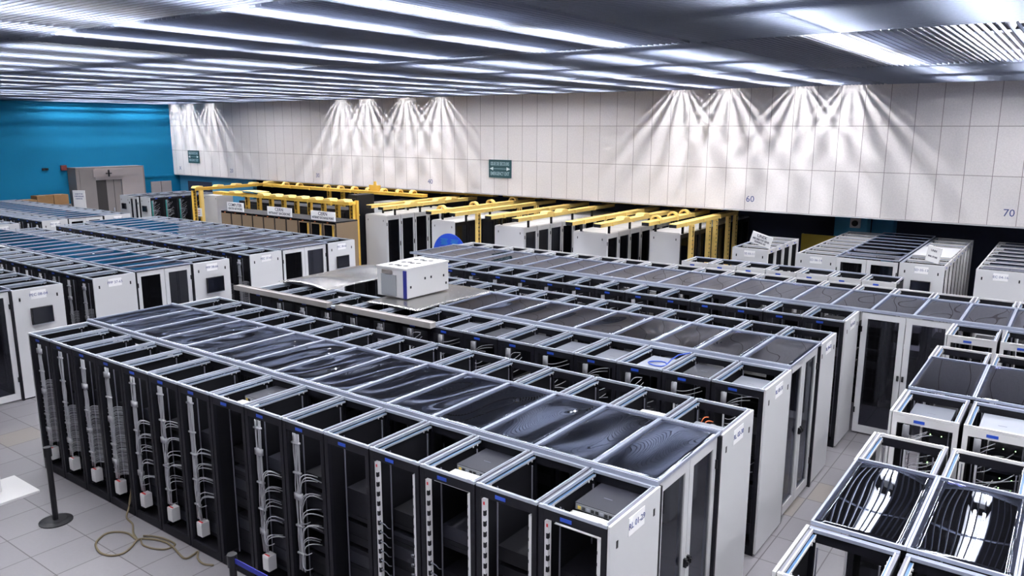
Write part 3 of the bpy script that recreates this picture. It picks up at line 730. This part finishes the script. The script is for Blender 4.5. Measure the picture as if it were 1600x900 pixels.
# ---- yellow cable trays
def tray(p, q, z, label, w_=.24, m='yellow', humps=(), arches=(), legs=(), legside=1):
    """raised U-shaped duct from p to q with covers, arched outlets and ladder drops"""
    v = Vector((q[0]-p[0], q[1]-p[1], 0)); L = v.length; t = thing('cable_tray', (p[0], p[1], z), label, 'cable tray', math.atan2(v.y, v.x))
    MB().box(0, -w_/2, 0, L, w_/2, .10, m).box(0, -w_/2-.015, .085, L, -w_/2, .105, m).box(0, w_/2, .085, L, w_/2+.015, .105, m).build('duct', t)
    MB().box(-.03, -w_/2+.01, .005, .0, w_/2-.01, .09, 'black').build('end_cap', t)
    k = int(L/1.2)
    for i in range(k): MB().box(.6+1.2*i, -w_/2-.02, -.01, .66+1.2*i, w_/2+.02, .11, m).build('coupler', t)
    if z < 2.3 or z == 2.337:
        for i in range(k): MB().box(.61+1.2*i, -.03, -(z-2.0 if z < 2.3 else .012), .65+1.2*i, .03, 0, 'black').build('bracket', t)
    for a in humps:
        MB().prism([(a, .10), (a+.06, .17), (a+.34, .17), (a+.40, .10)], 'y', -w_/2-.02, w_/2+.02, 'yellowpale').build('hood', t)
    for a in arches:
        n = 10; pts = [(w_/2*.6*0+.16-.16*math.cos(math.pi*j/n), .08+.15*math.sin(math.pi*j/n)) for j in range(n+1)]
        inner = [(.16-.11*math.cos(math.pi*j/n), .08+.10*math.sin(math.pi*j/n)) for j in range(n, -1, -1)]
        o = MB().prism([(y-.1, z_) for y, z_ in pts+inner], 'x', a, a+.14, 'yellowpale').build('waterfall_arch', t)
    for a in legs:
        b = MB(); y = -w_/2 if legside < 0 else w_/2
        b.box(a, y-.05, -z+.02, a+.03, y+.05, 0, m).box(a+.13, y-.05, -z+.02, a+.16, y+.05, 0, m).box(a+.03, y+.03, -z+.02, a+.13, y+.05, 0, m)
        kk = int((z-.1)/.12)
        for i in range(kk): b.box(a+.03, y-.04, -.08-.12*i, a+.13, y+.03, -.06-.12*i, 'charcoal')
        b.build('cable_ladder', t)
    return t
tray((-28.8, 18.0), (-29.1, 22.55), 2.33, 'yellow cable tray with hoods at the far left', humps=(.0, 1.0, 1.9, 2.8, 3.6), legs=(.02,))
tray((-26.7, 17.65), (-19.25, 17.65), 2.33, 'long yellow cable tray with hoods above the white signs', w_=.3, humps=(1.0, 2.7, 3.4, 4.1, 4.8, 5.5, 6.2, 6.9), legs=tuple(1.6+.7*i for i in range(9)), legside=1)
tray((-28.6, 21.3), (-19.4, 21.3), 2.33, 'yellow cable tray with a row of arched outlets', w_=.3, arches=(1.2, 2.1, 3.8, 4.6, 5.4, 6.2, 7.0, 7.8, 8.5), legs=(3.8, 4.6, 5.4))
tray((-30.0, 22.8), (-17.3, 22.8), 2.36, 'rear yellow cable tray under the edge of the pale wall', w_=.34)
tag(MB().box(-19.42, 17.90, 0, -19.32, 18.0, 2.45, 'yellow').box(-19.44, 17.89, 1.96, -19.30, 18.01, 2.0, 'yellow').build('tray_post'), 'yellow upright post beside the leftmost pale cabinets', 'post')
tag(MB().box(-30.02, 19.0, 0, -29.88, 19.1, 2.3, 'yellow').box(-29.90, 18.98, 0, -29.86, 19.12, 2.3, 'yellowpale').build('tray_post'), 'yellow upright post at the far left behind the red-bordered notice', 'post')
trs = [(-18.95, 18.1, 22.6, 'left tray of the leftmost cabinet row', (), ()), (-18.2, 17.9, 22.7, 'right tray of the leftmost cabinet row', (1.2, 2.6, 3.3), ()),
       (-16.1, 17.85, 23.4, 'left tray of the second cabinet row', (), (.6, 2.2, 3.1, 4.4)), (-15.2, 17.9, 23.4, 'right tray of the second cabinet row', (), ()),
       (-13.85, 17.9, 23.4, 'left tray of the third cabinet row', (), ()), (-12.85, 17.85, 23.4, 'right tray of the third cabinet row', (1.4, 2.2), ()),
       (-11.2, 18.05, 23.4, 'left tray of the fourth cabinet row', (), ()), (-10.35, 18.1, 23.3, 'right tray of the fourth cabinet row', (1.2, 2.4), ()),
       (-9.5, 19.2, 23.4, 'left tray of the last cabinet row', (), (.7, 1.8, 2.6, 3.8)), (-8.7, 19.2, 23.7, 'right tray of the last cabinet row', (), ())]
for x, y0, y1, nm, hm, ar in trs:
    lg = ()
    if 'right tray of the last' in nm: lg = (.9, 2.1, 2.6, 3.6, 4.2)
    if 'right tray of the second' in nm: lg = (1.0, 3.2, 4.2)
    tray((x, y0), (x, y1), 2.22, 'yellow cable tray, the '+nm, w_=.22, m='yellowpale', humps=hm, arches=ar, legs=lg, legside=-1)
tray((-16.2, 23.5), (-9.0, 23.5), 2.337, 'yellow cross tray joining the cabinet trays under the wall edge', w_=.30, m='yellowpale')
tray((-17.2, 23.2), (-15.6, 23.2), 2.337, 'short yellow cross tray behind the leftmost cabinets', w_=.20, m='yellow')
tag(MB().prism([(-22.2, 2.437), (-21.72, 2.437), (-21.64, 2.66), (-21.86, 2.66), (-21.88, 2.80), (-21.97, 2.80), (-21.99, 2.66), (-22.24, 2.66)], 'y', 21.27, 21.32, 'yellow').build('tray_flap'), 'ochre flap sticking up above the arched yellow tray', 'tray flap')
tag(MB().surf(lambda u, v: (-25.2+1.3*u, 17.45+.5*v, 2.52+.03*math.sin(3*u)), 6, 3, .01, 'yellowpale').build('cover_plate'), 'loose pale yellow cover plate lying on the long yellow tray', 'cover plate')

# ------------------------------------------------------------------ things on the second block
t = thing('metal_sheet', (0, 0, 0), 'curved bare metal sheet over the left end of the second block', 'metal sheet')
def f1(u, v): return (-11.9+1.35*u, 9.0+1.9*v, 2.01+.10*math.sin(math.pi*u)*.6+.035*math.sin(2.5*v*math.pi)*math.sin(math.pi*u)+.02*v)
o = MB(); o.surf(f1, 18, 24, .004, 'metal'); o.smooth = True; me = o.mesh('metal_sheet'); bpy.data.objects.remove(t)
tag(link('metal_sheet', me), 'curved bare metal sheet over the left end of the second block', 'metal sheet')
o = MB(); o.surf(lambda u, v: (-9.3+1.15*u, 8.72+1.95*v, 2.020+.015*math.sin(math.pi*u)+.008*math.sin(5*v)), 12, 16, .004, 'metal'); o.smooth = True
tag(o.build('metal_sheet'), 'flat dull metal sheet lying to the right of the roof-top cooler', 'metal sheet')
t = thing('portable_cooler', (-9.42, 9.12, 2.06), 'white box-shaped cooler standing on top of the second block', 'cooler')
w_, d_, h_ = .66, 1.06, .50
MB().box(0, .012, 0, w_, d_, h_-.03, 'palelight').build('case', t)
b = MB().box(-.012, 0, h_-.03, w_+.012, d_+.01, h_, 'palelight')
for k in range(3):
    for j in range(4): b.cyl((.16+.10*j, .2+.31*k+(.02 if j % 2 else -.02)), .045, h_, h_+.003, 'black', 10)
b.build('lid', t)
MB().box(.10, -.002, .02, .44, .012, h_-.13, 'grille').build('front_grille', t)
MB().box(.12, -.004, h_-.115, .36, .012, h_-.055, 'booth').build('control_strip', t)
MB().box(w_-.055, -.006, .0, w_+.006, .02, h_-.035, 'acblue').build('corner_trim', t)
b = MB()
for y, z in ((.10, .16), (.45, .26), (.60, .26), (.92, .24), (.98, .10)): b.box(w_, y, z, w_+.006, y+.03, z+.04, 'black')
b.build('bolts', t)
for x0, x1, lab in ((-12.0, -9.55, 'left'), (-9.35, -7.35, 'right')):
    t_ = MB().box(x0, 8.13, 1.985, x1, 8.25, 2.06, 'ductgrey').box(x0, 8.13, 2.06, x1, 8.145, 2.07, 'ductgrey').box(x0, 8.235, 2.06, x1, 8.25, 2.07, 'ductgrey').build('cable_duct')
    tag(t_, 'grey metal duct, the %s of two along the front edge of the second block' % lab, 'duct')
tag(MB().cyl((-9.45, 8.2), .05, 1.99, 2.03, 'steel', 12).build('duct_coupling'), 'small round coupling between the two grey ducts', 'coupling')

# ---- devices lying in the open tops
def device(x, y, z, w_, d_, h, top, label, ports=True, rz=0):
    t = thing('network_switch', (x, y, z), label, 'network switch', rz)
    MB().box(0, 0, 0, w_, d_, h, top).box(w_*.4, d_*.45, h, w_*.6, d_*.47, h+.001, 'switchgrey').build('case', t)
    if ports:
        b = MB().box(.01, -.006, .006, w_-.01, 0, h-.006, 'ports')
        for k in range(8): b.box(.03+k*(w_-.06)/8, -.009, .014, .03+(k+.7)*(w_-.06)/8, -.006, h-.02, 'portyellow' if k == 0 else ('switchpale' if k in (2, 5) else 'black'))
        b.build('port_panel', t)
def bx1(i, xe=-2.46): return xe-.026-P*(i+1)+(P-W)*.5
def in_rack(i, xe, yf, z, top, lab, dy=.36, d_=.42, h=.06): device(bx1(i, xe)+.11, yf+dy, z, W-.22, d_, h, top, lab)
in_rack(0, -2.46, 4.6, 1.84, 'switchdark', 'dark flat switch in the open top of the rack nearest the corridor, nearest front row')
in_rack(2, -2.46, 4.6, 1.84, 'switchdark', 'dark flat switch beside white paper, third rack from the corridor, nearest front row')
in_rack(7, -2.46, 4.6, 1.84, 'switchdark', 'dark flat switch in the eighth rack from the corridor, nearest front row')
def slab(x, y, z, w_, d_, label, wav=.01):
    o = MB(); o.surf(lambda u, v: (x+w_*u, y+d_*v, z+wav*math.sin(3*u)*math.sin(2.5*v)), 6, 5, .006, 'paper'); o.smooth = True
    tag(o.build('white_sheet'), label, 'sheet')
slab(bx1(0)+.11, 4.66, 1.845, .38, .27, 'white sheet in front of the switch in the rack nearest the corridor')
slab(bx1(2)+.11, 4.66, 1.86, .38, .28, 'white sheet lying in the open top of the third rack from the corridor')
slab(bx1(7)+.11, 4.68, 1.86, .38, .25, 'white sheet lying in the open top of the eighth rack from the corridor')
o = MB().tube([(bx1(0)+.10, 4.80, 1.90), (bx1(0)+.2, 4.74, 1.87), (bx1(0)+.32, 4.68, 1.868), (bx1(0)+.45, 4.69, 1.868), (bx1(0)+.52, 4.75, 1.87)], .006, 'black'); o.smooth = True
tag(o.build('black_cable'), 'thin black cable curling over the white sheet in the nearest rack', 'cable')
slab(bx1(1, -2.46)+.11, 7.05, 1.83, .38, .30, 'white box top in the second rack from the corridor, rear row of the nearest block')
device(bx1(0, -2.46)+.11, 6.98, 1.76, W-.22, .38, .07, 'switchpale', 'pale grey switch in the rear rack nearest the corridor, nearest block')
b = MB()
R = random.Random(5)
for k in range(6): b.tube(arc((bx1(0)+.12+.02*k, 7.42, 1.62), (bx1(0)+.2+.05*k, 7.46, 1.86-.04*k), .10, 7, -.05), .006, 'cable' if k > 1 else 'orange')
b.smooth = True; tag(b.build('cable_loop'), 'pale looping cables rising from the rear rack nearest the corridor', 'cables')
xs2 = -2.56
for i, top, nm in ((1, 'switchdark', 'dark'), (3, 'switchgrey', 'grey'), (4, 'switchgrey', 'grey'), (5, 'switchdark', 'dark'), (6, 'switchdark', 'dark'), (7, 'switchgrey', 'grey')):
    in_rack(i, xs2, 8.26, 1.84, top, '%s flat switch in the %s rack from the corridor, front row of the second block' % (nm, ORD[i]), dy=.22 if i in (3, 4) else .34, d_=.55 if i in (3, 4) else .45)
device(bx1(2, xs2)+.11, 8.45, 1.84, W-.22, .62, .06, 'switchpale', 'pale flat switch under a blue cable loop in the second block', ports=False)
b = MB().tube([(bx1(2, xs2)+.33+.12*math.cos(t/2), 8.72+.10*math.sin(t/2), 1.918+.004*math.sin(t)) for t in range(0, 14)]+[(bx1(2, xs2)+.46, 8.84, 1.96), (bx1(2, xs2)+.52, 8.92, 2.012), (bx1(2, xs2)+.6, 9.1, 2.012)], .009, 'blue'); b.smooth = True
tag(b.build('blue_cable'), 'coiled blue cable on the pale switch in the second block', 'cable')
device(bx1(0, xs2)+.11, 8.5, 1.80, W-.22, .45, .09, 'switchgrey', 'grey boxes in the open top of the second block rack nearest the corridor')
device(-1.21, 8.60, 1.84, .38, .5, .06, 'switchgrey', 'dark grey switch in the pale rack nearest the corridor, right-hand block')
device(-.58, 8.55, 1.85, .38, .6, .06, 'switchpale', 'pale switch in the second pale rack of the right-hand block')
tag(MB().box(-.98, 8.597, 1.85, -.84, 8.60, 1.885, 'portyellow').build('yellow_label'), 'yellow label on the front of the dark grey switch, right-hand block', 'label')
slab(-4.34, 15.85, 1.88, .36, .35, 'white sheet in the open top of the pale row behind the third block')

# ------------------------------------------------------------------ things on the floor and at the blue wall
def stanchion(x, y, label):
    t = thing('barrier_post', (x, y, 0), label, 'barrier post')
    b = MB().cyl((0, 0), .19, 0, .012, 'black', 40).cyl((0, 0), .19, .012, .03, 'black', 40, .12); b.smooth = False; b.build('base', t)
    MB().cyl((0, 0), .033, .03, .86, 'black', 20).build('pole', t)
    MB().cyl((0, 0), .045, .86, .98, 'black', 20).build('belt_head', t)
    return t
stanchion(-9.87, 3.95, 'black barrier post standing alone on the tiles left of the racks')
stanchion(-5.92, 3.80, 'black barrier post holding the blue belt before the racks')
tag(MB().box(-5.88, 3.797, .90, -4.0, 3.803, .95, 'belt').build('barrier_belt'), 'dark blue barrier belt stretched from the second black post', 'belt')
hp = [(-9.30, 4.64, .35), (-9.30, 4.58, .1), (-9.22, 4.50, .02), (-9.01, 4.46, .012), (-8.79, 4.35, .012), (-8.59, 4.29, .012), (-8.81, 4.31, .012), (-8.96, 4.26, .012), (-9.04, 4.16, .012), (-8.98, 4.03, .012), (-8.87, 3.94, .012), (-8.66, 3.89, .012), (-8.5, 3.93, .012), (-8.44, 4.04, .012), (-8.5, 4.17, .012), (-8.58, 4.3, .022), (-8.46, 4.41, .012), (-8.28, 4.46, .012), (-8.1, 4.45, .012), (-7.78, 4.39, .012), (-7.76, 4.49, .012), (-7.78, 4.56, .012), (-7.65, 4.48, .012), (-7.5, 4.45, .012), (-7.38, 4.5, .012)]
def smooth_path(p, n=5):
    out = []
    for i in range(len(p)-1):
        a, b_, c, d = (Vector(p[max(i-1, 0)]), Vector(p[i]), Vector(p[i+1]), Vector(p[min(i+2, len(p)-1)]))
        for k in range(n):
            t = k/n; out.append(tuple(.5*((2*b_)+(c-a)*t+(2*a-5*b_+4*c-d)*t*t+(3*b_-a-3*c+d)*t**3)))
    return out+[p[-1]]
b = MB().tube(smooth_path(hp), .012, 'hose', 8); b.smooth = True
tag(b.build('floor_cable'), 'beige cable looping over the floor tiles from the nearest racks', 'cable')
b = MB().tube(smooth_path([(-8.55, 4.31, .03), (-8.43, 4.27, .012), (-8.26, 4.30, .012), (-8.13, 4.38, .012), (-8.14, 4.50, .012), (-8.35, 4.50, .012), (-8.53, 4.45, .012), (-8.62, 4.38, .02)]), .010, 'hose', 8); b.smooth = True
tag(b.build('floor_cable'), 'thinner beige cable loop lying beside the larger loop', 'cable')
t = thing('display_stand', (-11.15, 3.85, 0), 'white stand with flat base at the left edge of the floor', 'stand')
MB().box(-.5, -.35, 0, .28, .35, .03, 'palelight').build('base', t); MB().box(-.16, -.03, .03, -.08, .03, 1.6, 'palelight').build('upright', t)
# booth
t = thing('entrance_booth', (XL+.01, 17.0, 0), 'grey entrance booth with double doors against the blue wall', 'booth')
BX = .75
MB().box(0, 0, 0, BX, .06, 3.02, 'booth').box(0, 3.09, 0, BX, 3.15, 2.96, 'booth').box(0, 0, 2.98, BX, 3.15, 3.03, 'booth').box(BX-.08, .06, 0, BX, .85, 2.98, 'booth').box(BX-.08, 2.05, 0, BX, 3.09, 2.98, 'boothpale').box(BX-.08, .85, 2.45, BX, 2.05, 2.98, 'boothpale').build('body', t)
MB().box(BX, .15, 0, BX+.02, .62, 2.95, 'booth').build('side_panel', t)
MB().box(BX, .75, 2.60, BX+.06, 2.12, 2.94, 'boothpale').box(BX+.06, 1.4, 2.6, BX+.10, 1.46, 2.9, 'charcoal').box(BX+.06, 1.3, 2.72, BX+.09, 1.56, 2.76, 'charcoal').build('sliding_gear', t)
MB().box(BX-.12, .85, 0, BX-.08, 1.35, 2.45, 'boothdark').build('doorway_shade', t)  # solid dark slab, painted as the shade behind the open leaf
d = MB().box(BX-.14, 1.35, 0, BX-.10, 2.05, 2.45, 'booth').box(BX-.10, 1.69, 0, BX-.095, 1.71, 2.45, 'boothdark').build('door', t)
MB().box(BX-.10, 1.60, 1.0, BX-.06, 1.63, 1.15, 'steel').build('handle', d)
board_sign((-34.2, 16.1, 0), .55, 2.2, [('ACCESS TO THE', .06, 2.05, .8), ('COMPUTER ROOM', .06, 1.95, .8), ('IS RESTRICTED', .06, 1.85, .8)], 'tall white notice board standing before the grey booth', rz=.5, ink='inkblue')
tag(MB().box(XL, 16.72, 2.92, XL+.1, 16.96, 3.14, 'darkred').build('alarm_box'), 'dark red alarm box on the blue wall beside the grey booth', 'box')
tag(MB().box(XL, 15.95, 2.95, XL+.06, 16.06, 3.04, 'black').box(XL, 16.10, 2.95, XL+.06, 16.20, 3.04, 'black').build('wall_socket'), 'pair of small black sockets on the blue wall', 'socket')
def carton(x, y, z, dx, dy, dz, label, m='carton'):
    t = thing('cardboard_box', (x, y, z), label, 'cardboard box')
    MB().box(0, 0, 0, dx, dy, dz, m).box(0, dy*.48, dz, dx, dy*.52, dz+.003, 'palelight').build('box', t)
tag(MB().box(-36.9, 14.55, 0, -35.9, 16.55, 1.5, 'booth').box(-35.9, 14.6, .1, -35.88, 16.5, 1.45, 'charcoal').build('shelf_unit'), 'grey low cupboard against the blue wall below the cartons', 'cupboard')
carton(-36.6, 14.58, 1.5, .6, .62, .28, 'flat brown cardboard box at the left on the grey cupboard')
carton(-36.6, 15.22, 1.5, .6, .65, .42, 'middle brown cardboard box on the grey cupboard')
carton(-36.6, 15.90, 1.5, .6, .60, .42, 'right brown cardboard box on the grey cupboard beside the booth')
